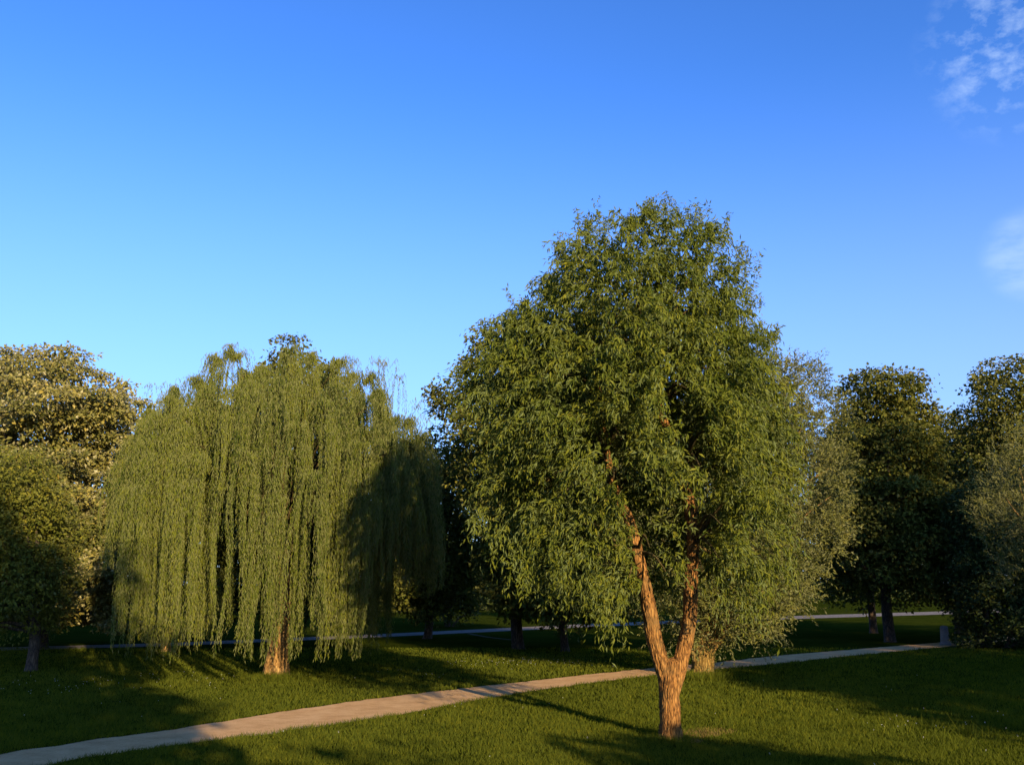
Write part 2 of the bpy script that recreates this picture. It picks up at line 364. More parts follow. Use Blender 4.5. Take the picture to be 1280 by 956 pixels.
def crown_broad(rng, lv, lobes, axis, n_leaf, L, W, per=7, layer=0.10, spread=0.22, out_b=.55, up_b=.35, squash=.8, up_n=1.0):
    n_l = len(lobes); wl = lobes[:, 3]**2; wl = wl/wl.sum()
    ns = n_leaf//per
    li = rng.choice(n_l, size=ns, p=wl); lc = lobes[li, :3]; lr = lobes[li, 3]
    out = lc - np.array([axis[0], axis[1], 0]); out[:, 2] = 0; out = unit(out)
    d = unit(rand_unit(rng, ns) + out_b*out + np.array([0, 0, up_b]))
    sh = lr*(0.5 + 0.55*rng.uniform(size=ns)**.6)
    sp_ = lc + d*sh[:, None]*np.array([1.1, 1.1, squash])
    tint_s = rng.uniform(size=ns)*.55 + .2 + (rng.normal(size=n_l)*.1)[li]
    P = np.repeat(sp_, per, 0); o = np.repeat(unit(d*np.array([1, 1, .4])), per, 0); n = len(P)
    P = P + rng.normal(size=(n, 3))*np.array([spread, spread, layer])
    D = unit(o*.8 + rng.normal(size=(n, 3))*.6 + np.array([0, 0, -.35]))
    Nn = unit(np.array([0, 0, up_n*.7]) + o*.75 + rng.normal(size=(n, 3))*.45)
    s = rng.uniform(.65, 1.25, size=n)
    lv.add(P, D, Nn, L*s, W*s, np.clip(np.repeat(tint_s, per)+rng.normal(size=n)*.16, 0, 1))

def crown_twig(rng, lv, lobes, axis, n_twig, tl, per, L, W, grav=.55, rise=.35, leaf_down=.5, keep=None, out_b=.5, up_b=.3, shell=(.35, .7), squash=1.0, bunch=1, jit=.07):
    n_twig //= bunch
    n_l = len(lobes); wl = lobes[:, 3]**2; wl = wl/wl.sum()
    li = rng.choice(n_l, size=n_twig, p=wl); lc = lobes[li, :3]; lr = lobes[li, 3]
    out = lc - np.array([axis[0], axis[1], 0]); out[:, 2] = 0; out = unit(out+1e-6)
    d = unit(rand_unit(rng, n_twig) + out_b*out + np.array([0, 0, up_b]))
    P0 = lc + d*(lr*(shell[0]+shell[1]*rng.uniform(size=n_twig)**.7))[:, None]*np.array([1, 1, squash])
    if bunch > 1:
        P0 = np.repeat(P0, bunch, 0)+rng.normal(size=(n_twig*bunch, 3))*jit; d = np.repeat(d, bunch, 0); li = np.repeat(li, bunch); n_twig *= bunch
    if keep is not None:
        k = keep(P0); P0, d, li = P0[k], d[k], li[k]; n_twig = len(P0)
    dirv = unit(d*.8 + rng.normal(size=(n_twig, 3))*(.45 if bunch == 1 else .22) + np.array([0, 0, rise]))
    ln = tl*rng.uniform(.5, 1.3, size=n_twig)
    t = (np.arange(per)+.5)/per
    pos = P0[:, None, :] + dirv[:, None, :]*(ln[:, None]*t)[..., None]
    pos[..., 2] -= grav*ln[:, None]*t[None, :]**2
    if keep is not None: kl = keep(pos.reshape(-1, 3))
    tan = unit(np.repeat(dirv[:, None, :], per, 1) + np.stack([0*pos[..., 0], 0*pos[..., 0], np.broadcast_to(-2*grav*t, pos.shape[:2])], -1))
    n = n_twig*per
    P = pos.reshape(-1, 3) + rng.normal(size=(n, 3))*.012
    D = unit(tan.reshape(-1, 3)*.75 + rng.normal(size=(n, 3))*.55 + np.array([0, 0, -leaf_down]))
    Nn = unit(np.repeat(d, per, 0)*.6 + np.array([0, 0, .45]) + rng.normal(size=(n, 3))*.6)
    s = rng.uniform(.6, 1.25, size=n)
    tb = rng.uniform(size=n_twig)*.5 + .25 + (rng.normal(size=n_l)*.1)[li]
    tn = np.clip(np.repeat(tb, per)+rng.normal(size=n)*.15, 0, 1)
    if keep is not None: P, D, Nn, s, tn = P[kl], D[kl], Nn[kl], s[kl], tn[kl]
    lv.add(P, D, Nn, L*s, W*s, tn)

def boughs(rng, tb, base, fork_z, lobes, n, r0, seg=6):
    """limbs from the trunk out to the lobes of the crown"""
    for k in rng.choice(len(lobes), size=min(n, len(lobes)), replace=False):
        e = lobes[k, :3]
        z0 = fork_z + (max(e[2]-fork_z, .2))*rng.uniform(0, .45)
        s = np.array([base[0], base[1], z0]); m = s*.5+e*.5; m[2] += rng.uniform(-.2, .5)*np.linalg.norm(e-s)*.3
        q = s*.2+e*.8
        tb.add([s, m, q, e], [r0*.6, r0*.4, r0*.22, r0*.08], seg=seg)

def broad_tree(name, label, group, base, prof, leafm, barkm, n_lobes, lobe_r, n_leaf, L, W, trunk_r, seed, fork=.35, cat='tree', f0=.45, trunk_top=None, **kw):
    rng = np.random.default_rng(seed)
    root = thing(name, (base[0], base[1], 0), label, cat, group)
    lobes = make_lobes(rng, prof, base[1], n_lobes, lobe_r, f0=f0)
    top = prof[1][-1]; bot = prof[1][0]
    tb = Tubes(); h = bot+(top-bot)*.75
    tb.add([(base[0], base[1], -.1), (base[0]+rng.normal()*.08, base[1], bot+.3), ((base[0]*.85+prof[0]*.15)+rng.normal()*.1, base[1]+rng.normal()*.2, (bot+h)*.5), (prof[0], base[1], h)],
           [trunk_r, trunk_r*.85, trunk_r*.55, trunk_r*.15], seg=14, step=.3, ridge=.05, seed=seed, flare=.35)
    boughs(rng, tb, base, bot*.8+.3, lobes, 14, trunk_r*.8)
    tb.build('trunk', barkm, root)
    lv = Leaves(); crown_broad(rng, lv, lobes, (prof[0], base[1]), n_leaf, L, W, **kw)
    core = lobes.copy(); mz = (top+bot)/2
    core[:, :3] = np.array([prof[0], base[1], mz]) + (core[:, :3]-np.array([prof[0], base[1], mz]))*np.array([.62, .62, .78])
    crown_broad(rng, lv, core, (prof[0], base[1]), n_leaf//6, L*1.35, W*1.35, per=6)
    lv.build('crown', leafm, root)
    return root

# ================================================================== the corkscrew willow in the middle of the lawn
def main_willow():
    rng = np.random.default_rng(11)
    b = ground(838, 924); Y = b[1]
    root = thing('willow_tree', (b[0], Y, 0), 'large bushy green willow with forked orange lit trunk, tallest tree on the lawn', 'tree')
    # trunk and the two limbs of its fork
    tk = Tubes()
    tk.add([at(838, 934, Y), at(838, 900, Y), at(837, 870, Y), at(838, 848, Y), at(841, 826, Y)], [.215, .185, .18, .20, .17], seg=90, step=.02, ridge=.15, rfreq=8, seed=3, flare=.5)
    tk.build('trunk', M['bark'], root)
    ll = Tubes()
    ll.add([at(838, 868, Y), at(830, 840, Y), at(817, 795, Y-.05), at(812, 765, Y-.1), at(806, 730, Y-.1), at(797, 690, Y-.15), at(786, 650, Y-.1), at(770, 615, Y), at(757, 560, Y+.1), at(748, 490, Y+.2), at(738, 400, Y+.3)],
           [.12, .145, .148, .138, .122, .108, .095, .085, .07, .05, .03], seg=64, step=.025, ridge=.15, rfreq=9, seed=20)
    ll.build('limb', M['bark'], root)
    rl = Tubes()
    rl.add([at(840, 872, Y), at(846, 845, Y), at(856, 805, Y+.02), at(862, 770, Y), at(864, 720, Y-.05), at(866, 680, Y-.1), at(862, 630, Y-.1), at(852, 590, Y-.2), at(838, 545, Y-.4), at(820, 505, Y-.6), at(808, 450, Y-.5), at(800, 380, Y-.3)],
           [.12, .14, .142, .135, .122, .115, .105, .098, .092, .085, .05, .03], seg=64, step=.025, ridge=.15, rfreq=9, seed=31)
    rl.build('limb', M['bark'], root)
    rows = [(306, 820, 882), (314, 772, 898), (332, 722, 910), (356, 690, 922), (382, 662, 934), (420, 640, 950), (460, 628, 964), (520, 620, 972), (560, 618, 974),
            (620, 618, 972), (665, 638, 966), (695, 668, 952), (722, 716, 938), (748, 755, 916)]
    prof = prof_px(Y, rows, cx=at(800, 600, Y)[0])
    lobes = make_lobes(rng, prof, Y, 140, .74, f0=.70, lump=.34)
    core = make_lobes(rng, (prof[0], prof[1][2:], prof[2][2:]*.72, prof[3][2:]*.72), Y, 60, .9, f0=.05)
    br = Tubes()
    limb_pts = [at(797, 690, Y), at(770, 615, Y), at(757, 560, Y), at(748, 490, Y+.2), at(866, 680, Y), at(852, 590, Y-.2), at(820, 505, Y-.5), at(808, 450, Y-.5)]
    for k in range(len(lobes)):
        e = lobes[k, :3]
        s = min(limb_pts, key=lambda q: np.linalg.norm(q-e) + max(0, q[2]-e[2]-.3)*3)
        m = s*.45+e*.55; m[2] += .25*np.linalg.norm(e-s)*.6
        br.add([s, m, e], [.045, .028, .008], seg=5)
    br.build('branches', M['twig'], root)
    limbs_xz = [(-1, [(838, 850), (815, 790), (806, 730), (797, 690), (786, 650), (770, 615), (757, 560)]), (1, [(846, 845), (862, 770), (866, 680), (862, 630), (852, 590), (838, 545), (820, 500)])]
    tracks = []
    for _, t in limbs_xz:
        q = np.array([at(x, y, Y) for x, y in t]); tracks.append((q[:, 2], q[:, 0]))
    def keep(P):
        """the lower foliage stays open where the two limbs come through towards the front"""
        k = np.ones(len(P), bool); z = P[:, 2]; fr = P[:, 1] < Y+.25
        for tz, tx in tracks:
            hit = (np.abs(P[:, 0]-np.interp(z, tz, tx)) < .25) & fr & (z < tz.max())
            k &= ~(hit & (rng.uniform(size=len(P)) < np.where(z < 4.6, .96, .86)))
        xl = np.interp(z, *tracks[0]); xr = np.interp(z, *tracks[1])
        mid = (P[:, 0] > xl-.1) & (P[:, 0] < xr+.1) & (z < 4.6) & (P[:, 1] < Y+.6)
        k &= ~(mid & (rng.uniform(size=len(P)) < np.where(z < 3.0, .9, .4)))
        k &= ~((z < 2.75) & (np.abs(P[:, 0]-(xl+xr)/2) < .95) & (P[:, 1] < Y+1))
        return k
    lv = Leaves()
    crown_twig(rng, lv, lobes, (prof[0], Y), 11000, .56, 13, .135, .036, grav=.75, rise=.35, leaf_down=.55, keep=keep, bunch=6, jit=.075)
    crown_twig(rng, lv, core, (prof[0], Y), 2800, .6, 12, .14, .042, grav=.6, rise=.3, leaf_down=.5, keep=keep)
    # upright shoots and loose ends of the top outline
    tw = []
    for (x, y, h, lean) in [(708, 342, .5, -.1), (750, 318, .85, .14), (722, 338, .45, -.2), (735, 300, .4, .05), (830, 290, .5, .1), (845, 290, .4, -.1), (873, 306, .75, .03), (902, 322, .75, .05), (930, 350, .6, .1), (655, 408, .4, -.2), (692, 374, .35, -.25), (935, 392, .35, .2),
                            (958, 436, .4, .3), (790, 290, .3, -.1), (640, 438, .35, -.2), (810, 285, .35, 0)]:
        for q in range(11):
            p0 = at(x+rng.normal()*8, y+rng.normal()*7-9, Y+rng.normal()*.3)
            n = 34; t = np.linspace(0, 1, n)
            dr = np.array([lean+rng.normal()*.12, rng.normal()*.12, 1.0])
            P = p0 + (dr*h*rng.uniform(.6, 1.1))*t[:, None]; P = P + rng.normal(size=P.shape)*.035
            D = unit(rng.normal(size=(n, 3))*.7 + np.array([lean, 0, -.15])); 
            lv.add(P, D, rand_unit(rng, n)+np.array([0, -.4, .4]), .12*rng.uniform(.6, 1.2, n), .03, np.clip(rng.uniform(size=n)*.6+.25, 0, 1))
    # hanging tails along the lower left rim
    for (x, y, y1) in [(640, 680, 742), (655, 690, 735), (708, 700, 762), (700, 700, 745), (752, 730, 800), (760, 735, 790), (775, 740, 806), (690, 690, 730), (728, 700, 755), (600, 640, 665), (620, 660, 705), (668, 690, 745), (742, 720, 775),
                       (900, 710, 765), (930, 720, 775), (950, 720, 770), (965, 700, 760), (985, 690, 735)]:
        for q in range(5):
            yy = Y-1.3+rng.normal()*.7
            a = at(x+rng.normal()*6, y-10, yy); c = at(x+rng.normal()*7, y1+rng.normal()*10, yy)
            n = 26; t = np.sort(rng.uniform(size=n))
            P = a+(c-a)*t[:, None]+rng.normal(size=(n, 3))*.05
            D = unit(rng.normal(size=(n, 3))*.45+np.array([0, 0, -.9]))
            lv.add(P, D, rand_unit(rng, n)+np.array([0, -.5, .3]), .13*rng.uniform(.6, 1.2, n), .032, np.clip(rng.uniform(size=n)*.6+.2, 0, 1))
    lv.build('crown', M['leaf_main'], root)
main_willow()

# ================================================================== the weeping willow
def weeping_willow():
    rng = np.random.default_rng(5)
    b = ground(345, 846); Y = b[1]
    root = thing('weeping_willow', (b[0], Y, 0), 'broad weeping willow with long hanging golden green curtains, left of the path', 'tree')
    tk = Tubes()
    tk.add([at(345, 852, Y), at(346, 820, Y), at(351, 780, Y), at(354, 740, Y), at(352, 680, Y+.1), at(350, 600, Y+.2)], [.40, .33, .27, .24, .2, .14], seg=64, step=.05, ridge=.14, rfreq=5, seed=8, flare=.25)
    tk.build('trunk', M['bark_gold'], root)
    cx = at(348, 600, Y)[0]
    PX = Y/F_PX
    rows = [(465, 300, 480), (479, 248, 500), (496, 206, 516), (522, 184, 528), (560, 174, 535), (600, 168, 540), (640, 166, 540)]
    prof = prof_px(Y, rows, cx=cx)
    zs, rl, rr = prof[1], prof[2], prof[3]
    Rl, Rr = rl.max(), rr.max()
    ztop = zs[-1]; zrim = zs[0]
    br = Tubes(); lv = Leaves()
    def dome(r, th):
        """height of the dome surface at radius r in direction th"""
        Rm = np.where(np.cos(th) > 0, Rr, Rl)*np.abs(np.cos(th)) + (Rl+Rr)/2*(1-np.abs(np.cos(th)))
        q = np.clip(r/Rm, 0, 1)
        return zrim + (ztop-zrim)*np.sqrt(1-q**2.6), q
    # arching boughs end in fountain-like heads; ropes of strands spill out of every head
    strands = []; heads = []
    for tier, cnt, q0, q1 in (('top', 24, .05, .55), ('mid', 40, .40, .82), ('rim', 52, .62, .98)):
        for k in range(cnt):
            best, bd = None, -1
            for tries in range(8):
                th = rng.uniform(0, 2*np.pi); c = math.cos(th)
                Rm = (Rr if c > 0 else Rl)*abs(c)+(Rl+Rr)/2*(1-abs(c))
                rt = Rm*math.sqrt(rng.uniform(q0**2, q1**2)); zt, q = dome(rt, th)
                zt = float(zt)+rng.normal()*.22-(0 if tier != 'rim' else rng.uniform(0, 1.7))-(rng.uniform(0, 1.6) if tier == 'mid' else 0)
                e = np.array([cx+rt*math.cos(th), Y+rt*math.sin(th), zt])
                dd = min([np.linalg.norm(e-h[0]) for h in heads], default=9)
                if dd > bd: best, bd = (e, tier, th, float(q)), dd
            heads.append(best)
    for (e, tier, th, q) in heads:
        s = np.array([cx+rng.normal()*.1, Y+.2, rng.uniform(3.4, 5.5)])
        m = s*.45+e*.55; m[2] = max(m[2], e[2]*.72+s[2]*.28)
        br.add([s, m, e-np.array([0, 0, .15])], [.06, .035, .008], seg=5)
        out = unit(np.array([e[0]-cx, e[1]-Y, 0])+1e-6)
        left = (e[0]-cx) < -.64*Rl; right = (e[0]-cx) > .76*Rr
        hr = rng.uniform(.55, 1.25); tone = rng.normal()*.12+(.12 if tier == 'top' else 0)
        for r_ in range(rng.integers(10, 14)):
            o = unit(out*.9+np.array([*rng.normal(size=2), 0])*.75)
            reach = hr*rng.uniform(.25, 1.0)
            if tier == 'top': ze = e[2]-rng.uniform(1.0, 3.4)
            elif tier == 'mid': ze = e[2]-rng.uniform(1.4, 5.0)
            else: ze = rng.uniform(.5, 1.7) if rng.uniform() < .8 else e[2]-rng.uniform(1.2, 3)
            ex = e[0]+o[0]*reach-cx; left = ex < -.70*Rl; right = ex > .72*Rr
            if left: ze = max(ze, rng.uniform(3.0, 4.8))
            if right: ze = max(ze, rng.uniform(2.2, 4.2))
            ze = max(ze, .45)
            sway = rng.normal(size=2)*.07; ph = rng.uniform(0, 6); rt_ = np.clip(.45+tone+rng.normal()*.14, .05, .9)
            for j in range(rng.integers(6, 11)):
                strands.append((e+rng.normal(size=3)*np.array([.045, .045, .06]), o, reach+rng.normal()*.04, ze+abs(rng.normal())*.55, sway, ph, rt_))
    br.build('branches', M['twig'], root)
    # thin plumes standing above the dome
    for (x, y, y1, n) in [(185, 482, 560, 5), (200, 480, 540, 4), (262, 458, 540, 14), (275, 466, 540, 8), (485, 452, 540, 10), (470, 450, 520, 12), (500, 470, 560, 8), (395, 455, 540, 12), (420, 452, 540, 12), (355, 468, 540, 12), (310, 470, 560, 12), (440, 450, 520, 10), (235, 478, 560, 10), (520, 500, 560, 8), (535, 520, 590, 8)]:
        for j in range(n):
            p = at(x+rng.normal()*4, y+abs(rng.normal())*5, Y+rng.normal()*.8); zz = at(x, y1, Y)[2]
            th = rng.uniform(0, 2*np.pi); o = np.array([math.cos(th), math.sin(th), 0])
            strands.append((p, o, rng.uniform(.2, .6), zz+rng.normal()*.5, np.zeros(2), 0.0, .6))
    st = Tubes()
    for (p, o, reach, ze, sway, ph, tone) in strands:
        ln = max(p[2]-ze, .4)
        n = max(10, int(ln/.056))
        t = (np.arange(n)+rng.uniform(size=n)*.6)/n
        sag = 1-np.exp(-t*ln/.55)
        P = np.empty((n, 3)); w1, w2 = rng.uniform(0, 6, 2)
        wv = np.sin(t*ln*1.1+ph)
        P[:, 0] = p[0]+o[0]*reach*sag+np.sin(t*ln*1.7+w1)*.035+sway[0]*wv; P[:, 1] = p[1]+o[1]*reach*sag+np.cos(t*ln*1.6+w2)*.035+sway[1]*wv
        P[:, 2] = p[2]+.45*np.clip(reach, 0, 1)*np.sin(np.clip(t*ln/.7, 0, 1)*np.pi)-np.maximum(t*ln-.25, 0)
        a = rng.uniform(0, 2*np.pi, n)
        D = unit(np.stack([np.cos(a)*.42, np.sin(a)*.42, np.full(n, -.85)], 1)+rng.normal(size=(n, 3))*.1)
        Nn = np.stack([np.cos(a), np.sin(a), np.full(n, .6)], 1)+rng.normal(size=(n, 3))*.35
        s = rng.uniform(.7, 1.2, n)
        lv.add(P, D, Nn, .125*s, .025*s, np.clip(tone+rng.normal()*.1+rng.normal(size=n)*.15, 0, 1))
    lv.build('crown', M['leaf_weep'], root)
weeping_willow()

# ================================================================== the olive-grey willow behind the big one
def olive_willow():
    rng = np.random.default_rng(17)
    b = ground(878, 846); Y = b[1]
    root = thing('willow_tree', (b[0], Y, 0), 'olive grey willow with short thick trunk, standing right behind the large forked willow', 'tree')
    tk = Tubes()
    tk.add([at(876, 852, Y), at(878, 835, Y), at(880, 810, Y), at(884, 790, Y), at(892, 740, Y), at(910, 640, Y), at(930, 540, Y)], [.42, .36, .33, .27, .2, .14, .05], seg=48, step=.06, ridge=.12, rfreq=4, seed=40, flare=.2)
    tk.add([at(884, 822, Y-.1), at(893, 806, Y-.15), at(902, 792, Y-.2), at(912, 770, Y-.2), at(940, 700, Y)], [.16, .15, .13, .10, .05], seg=20, step=.08, ridge=.1, rfreq=5, seed=44)
    tk.add([at(872, 825, Y-.1), at(862, 800, Y), at(850, 760, Y), at(840, 700, Y)], [.17, .14, .11, .05], seg=20, step=.08, ridge=.1, rfreq=5, seed=47)
    tk.build('trunk', M['bark_olive'], root)
    rows = [(462, 985, 1030), (478, 930, 1042), (510, 850, 1050), (560, 790, 1056), (610, 750, 1060), (650, 735, 1056), (700, 735, 1035), (740, 760, 1012), (775, 800, 985), (800, 860, 965)]
    prof = prof_px(Y, rows)
    lobes = make_lobes(rng, prof, Y, 150, .8, f0=.35, lump=.08)
    br = Tubes()
    boughs(rng, br, (at(892, 740, Y)[0], Y), 2.6, lobes, 30, .1, seg=5)
    br.build('branches', M['bark_gold'], root)
    lv = Leaves()
    crown_twig(rng, lv, lobes, (prof[0], Y), 12500, .6, 13, .125, .042, grav=.3, rise=.55, leaf_down=.1)
    core = lobes.copy(); core[:, :2] = np.array([prof[0], Y])+(core[:, :2]-np.array([prof[0], Y]))*.6
    crown_twig(rng, lv, core, (prof[0], Y), 4500, .5, 10, .14, .055, grav=.3, rise=.4, leaf_down=.1)
    sl = np.array([[*at(868+6*k, 838-9*(k % 3), Y-.25), .28] for k in range(4)])
    crown_twig(rng, lv, sl, (at(878, 800, Y)[0], Y), 24, .35, 9, .10, .03, grav=.1, rise=.8, leaf_down=-.1)
    for (x, y) in [(1018, 470), (1024, 466), (1012, 470), (1034, 490), (1003, 480), (1050, 540), (1044, 520)]:
        for q in range(4):
            p0 = at(x+rng.normal()*4, y, Y+rng.normal()*.3); n = 24; t = np.linspace(0, 1, n)
            P = p0+np.array([rng.normal()*.12, rng.normal()*.1, rng.uniform(.5, .9)])*t[:, None]+rng.normal(size=(n, 3))*.04
            lv.add(P, rand_unit(rng, n)+np.array([0, 0, .5]), rand_unit(rng, n)+np.array([0, -.4, .4]), .11, .03, rng.uniform(.2, .8, n))
    lv.build('crown', M['leaf_olive'], root)
olive_willow()

# ================================================================== trees behind the willows
def ell_rows(cxp, top, bot, half, skew=0.45, k=2.2):
    """rows of a domed crown from its top, bottom and half width in the photograph"""
    rows = []
    for u in np.linspace(0, 1, 9):
        y = top+(bot-top)*u
        r = half*(max(0, 1-abs((u-skew)/(skew if u < skew else (1-skew)))**k)**(1/k)*.88+.12)
        rows.append((y, cxp-r, cxp+r))
    return rows

# pale silver-leaved tree at the far left
Yb = 46.0
broad_tree('silver_linden', 'tall tree with pale silvery yellow leaves rising at the left edge', None, (at(62, 700, Yb)[0], Yb),
           prof_px(Yb, [(434, 45, 110), (445, 10, 128), (470, -30, 145), (500, -55, 158), (530, -70, 166), (570, -75, 170), (620, -80, 176), (680, -70, 178), (730, -55, 165), (780, -30, 140)], cx=at(60, 600, Yb)[0]),
           M['leaf_silver'], M['bark_dark'], 140, 1.2, 80000, .20, .14, .35, 101, per=6, layer=.07, spread=.26, up_n=.9, squash=.42, up_b=.1)
# the small tree in front of it
b = ground(39, 838)
broad_tree('young_tree', 'smaller dense olive green tree with dark trunk in front of the pale silvery tree', None, b,
           prof_px(b[1], [(536, 20, 34), (560, -5, 50), (590, -35, 66), (630, -60, 82), (680, -70, 92), (730, -70, 88), (765, -50, 75), (792, -20, 60)], cx=at(18, 600, b[1])[0]),
           M['leaf_small'], M['bark_dark'], 80, .85, 30000, .15, .075, .2, 102, per=8, layer=.09, spread=.17, up_b=.2)
# the linden whose trunk shows at the willow's left edge
b = ground(208, 814)
broad_tree('linden_tree', 'linden with slim reddish trunk half hidden by the left rim of the weeping willow', None, b,
           prof_px(b[1], [(520, 190, 240), (560, 160, 280), (620, 130, 300), (680, 115, 300), (740, 112, 280), (788, 125, 250)], cx=at(205, 600, b[1])[0]),
           M['leaf_silver'], M['bark_gold'], 70, .9, 26000, .20, .14, .2, 103, per=6, layer=.06, spread=.22, squash=.42, up_b=.1)
# crown tip above the weeping willow
Yb = 47.0
broad_tree('linden_tree', 'dark green tree whose top shows just above the weeping willow', None, (at(352, 700, Yb)[0], Yb),
           prof_px(Yb, [(430, 340, 372), (441, 320, 394), (454, 310, 406), (480, 290, 430), (530, 270, 460), (600, 250, 470), (700, 260, 470), (775, 300, 430)], cx=at(356, 600, Yb)[0]),
           M['leaf_linden'], M['bark_dark'], 100, 1.0, 34000, .21, .15, .3, 104, per=6, layer=.08, spread=.22)
# big linden between the two willows
b = ground(648, 811)
broad_tree('linden_tree', 'big dark linden between the two willows, trunk in deep shade', None, b,
           prof_px(b[1], [(418, 640, 760), (440, 600, 790), (470, 568, 800), (500, 556, 810), (550, 556, 815), (590, 575, 815), (640, 596, 800), (700, 606, 780), (765, 615, 740)], cx=at(668, 600, b[1])[0]),
           M['leaf_linden'], M['bark_dark'], 150, 1.1, 64000, .20, .145, .3, 105, per=6, layer=.08, spread=.22)
b = ground(707, 814)
broad_tree('linden_tree', 'linden with thin dark trunk glimpsed under the large willow beside the far path', None, b,
           prof_px(b[1], ell_rows(718, 515, 782, 108), cx=at(712, 600, b[1])[0]), M['leaf_linden'], M['bark_dark'], 110, 1.1, 36000, .22, .16, .2, 106, per=6)
Yb = 54.0
broad_tree('linden_tree', 'dark shaded linden filling the dip between the weeping willow and the big linden', None, (at(536, 700, Yb)[0], Yb),
           prof_px(Yb, [(538, 515, 550), (560, 495, 580), (600, 480, 605), (660, 470, 615), (720, 475, 615), (772, 505, 590)], cx=at(536, 600, Yb)[0]),
           M['leaf_linden'], M['bark_dark'], 80, 1.1, 30000, .22, .16, .25, 111, per=6)
# trees right of the large willow
b = ground(1113, 802)
broad_tree('linden_tree', 'linden with sunlit rounded top and shaded trunk, nearer of the pair on the right', None, b,
           prof_px(b[1], [(468, 1085, 1135), (478, 1058, 1150), (495, 1050, 1164), (520, 1042, 1166), (560, 1030, 1172), (620, 1015, 1185), (680, 1010, 1190), (725, 1020, 1180), (752, 1050, 1150)], cx=at(1108, 600, b[1])[0]),
           M['leaf_linden'], M['bark_dark'], 130, 1.1, 48000, .21, .15, .3, 107, per=6, layer=.08, spread=.24)
b = ground(1092, 791)
broad_tree('linden_tree', 'linden with slimmer trunk just behind and left of its sunlit neighbour', None, b,
           prof_px(b[1], ell_rows(1075, 520, 755, 60), cx=at(1075, 600, b[1])[0]), M['leaf_linden'], M['bark_dark'], 60, 1.2, 14000, .28, .2, .25, 108, per=6)
Yb = 60.0
broad_tree('linden_tree', 'lower tree top filling the gap between two tall lindens on the right', None, (at(1190, 700, Yb)[0], Yb),
           prof_px(Yb, [(511, 1182, 1204), (525, 1165, 1215), (550, 1155, 1225), (620, 1140, 1240), (700, 1150, 1235), (755, 1170, 1220)], cx=at(1190, 600, Yb)[0]),
           M['leaf_linden'], M['bark_dark'], 80, 1.1, 26000, .22, .16, .25, 109, per=6)
Yb = 52.0
broad_tree('linden_tree', 'tall linden with sunlit top at the right edge behind the wispy willow', None, (at(1272, 700, Yb)[0], Yb),
           prof_px(Yb, [(454, 1258, 1300), (470, 1232, 1315), (495, 1216, 1330), (530, 1206, 1340), (600, 1195, 1350), (680, 1195, 1350), (760, 1220, 1320)], cx=at(1274, 600, Yb)[0]),
           M['leaf_linden'], M['bark_dark'], 120, 1.1, 42000, .21, .15, .3, 110, per=6)

# wispy willow leaning in from the right edge
def edge_willow():
    rng = np.random.default_rng(61)
    Y = 34.0; bx = at(1318, 700, Y)[0]
    root = thing('willow_tree', (bx, Y, 0), 'wispy narrow leaved willow leaning in at the right edge above the dark bush', 'tree')
    tk = Tubes()
    tk.add([(bx, Y, -.1), (bx-.1, Y, 1.5), (bx-.2, Y, 3.5), (bx-.2, Y, 6)], [.22, .18, .13, .05], seg=16, step=.2, ridge=.06, seed=61, flare=.3)
    prof = prof_px(Y, [(535, 1268, 1330), (555, 1245, 1360), (590, 1228, 1390), (640, 1222, 1400), (690, 1235, 1400), (730, 1255, 1380)], cx=at(1318, 600, Y)[0])
    lobes = make_lobes(rng, prof, Y, 40, .75, f0=.3)
    boughs(rng, tk, (bx, Y), 2.0, lobes, 22, .1, seg=5)
    tk.build('trunk', M['bark_gold'], root)
    lv = Leaves()
    crown_twig(rng, lv, lobes, (prof[0], Y), 1500, .8, 13, .15, .036, grav=.2, rise=.7, leaf_down=-.1)
    for (x, y, x1, y1) in [(1235, 640, 1203, 572), (1240, 620, 1216, 575), (1225, 658, 1196, 632), (1250, 600, 1240, 545), (1262, 580, 1255, 525), (1275, 570, 1272, 520), (1245, 690, 1222, 668), (1238, 660, 1212, 600)]:
        for q in range(2):
            a = at(x+rng.normal()*3, y, Y-.5); c = at(x1+rng.normal()*3, y1, Y-.8); n = 24; t = np.linspace(0, 1, n)
            P = a+(c-a)*t[:, None]+rng.normal(size=(n, 3))*.02
            lv.add(P, unit(c-a)+rng.normal(size=(n, 3))*.5, rand_unit(rng, n)+np.array([0, -.5, .3]), .17, .04, rng.uniform(.4, .9, n))
    lv.build('crown', M['leaf_olive'], root)
edge_willow()

# dark bush at the right where the path disappears
def bush(name, label, base, prof, seed, n_leaf, L, W, n_lobes, lobe_r, mat, group=None):
    rng = np.random.default_rng(seed)
    root = thing(name, (base[0], base[1], 0), label, 'bush', group)
    lobes = make_lobes(rng, prof, base[1], n_lobes, lobe_r, f0=.5)
    tb = Tubes()
    for k in range(6):
        e = lobes[rng.integers(len(lobes)), :3]; s = np.array([base[0]+rng.normal()*.25, base[1]+rng.normal()*.25, -.05])
        tb.add([s, s*.5+e*.5+np.array([0, 0, .3]), e], [.09, .06, .02], seg=6)
    tb.build('stems', M['bark_dark'], root)
    lv = Leaves(); crown_broad(rng, lv, lobes, (prof[0], base[1]), n_leaf, L, W, per=6, layer=.12, spread=.2, up_n=.6)
    lv.build('foliage', mat, root)
    return root
Yb = 46.5
bush('bush', 'large dark bush in shade at the right end of the gravel path', (at(1240, 805, Yb)[0], Yb),
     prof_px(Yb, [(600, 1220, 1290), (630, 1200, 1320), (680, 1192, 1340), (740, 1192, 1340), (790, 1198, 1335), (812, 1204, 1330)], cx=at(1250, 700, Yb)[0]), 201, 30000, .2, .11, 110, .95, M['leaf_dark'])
bp = ground(560, 783)
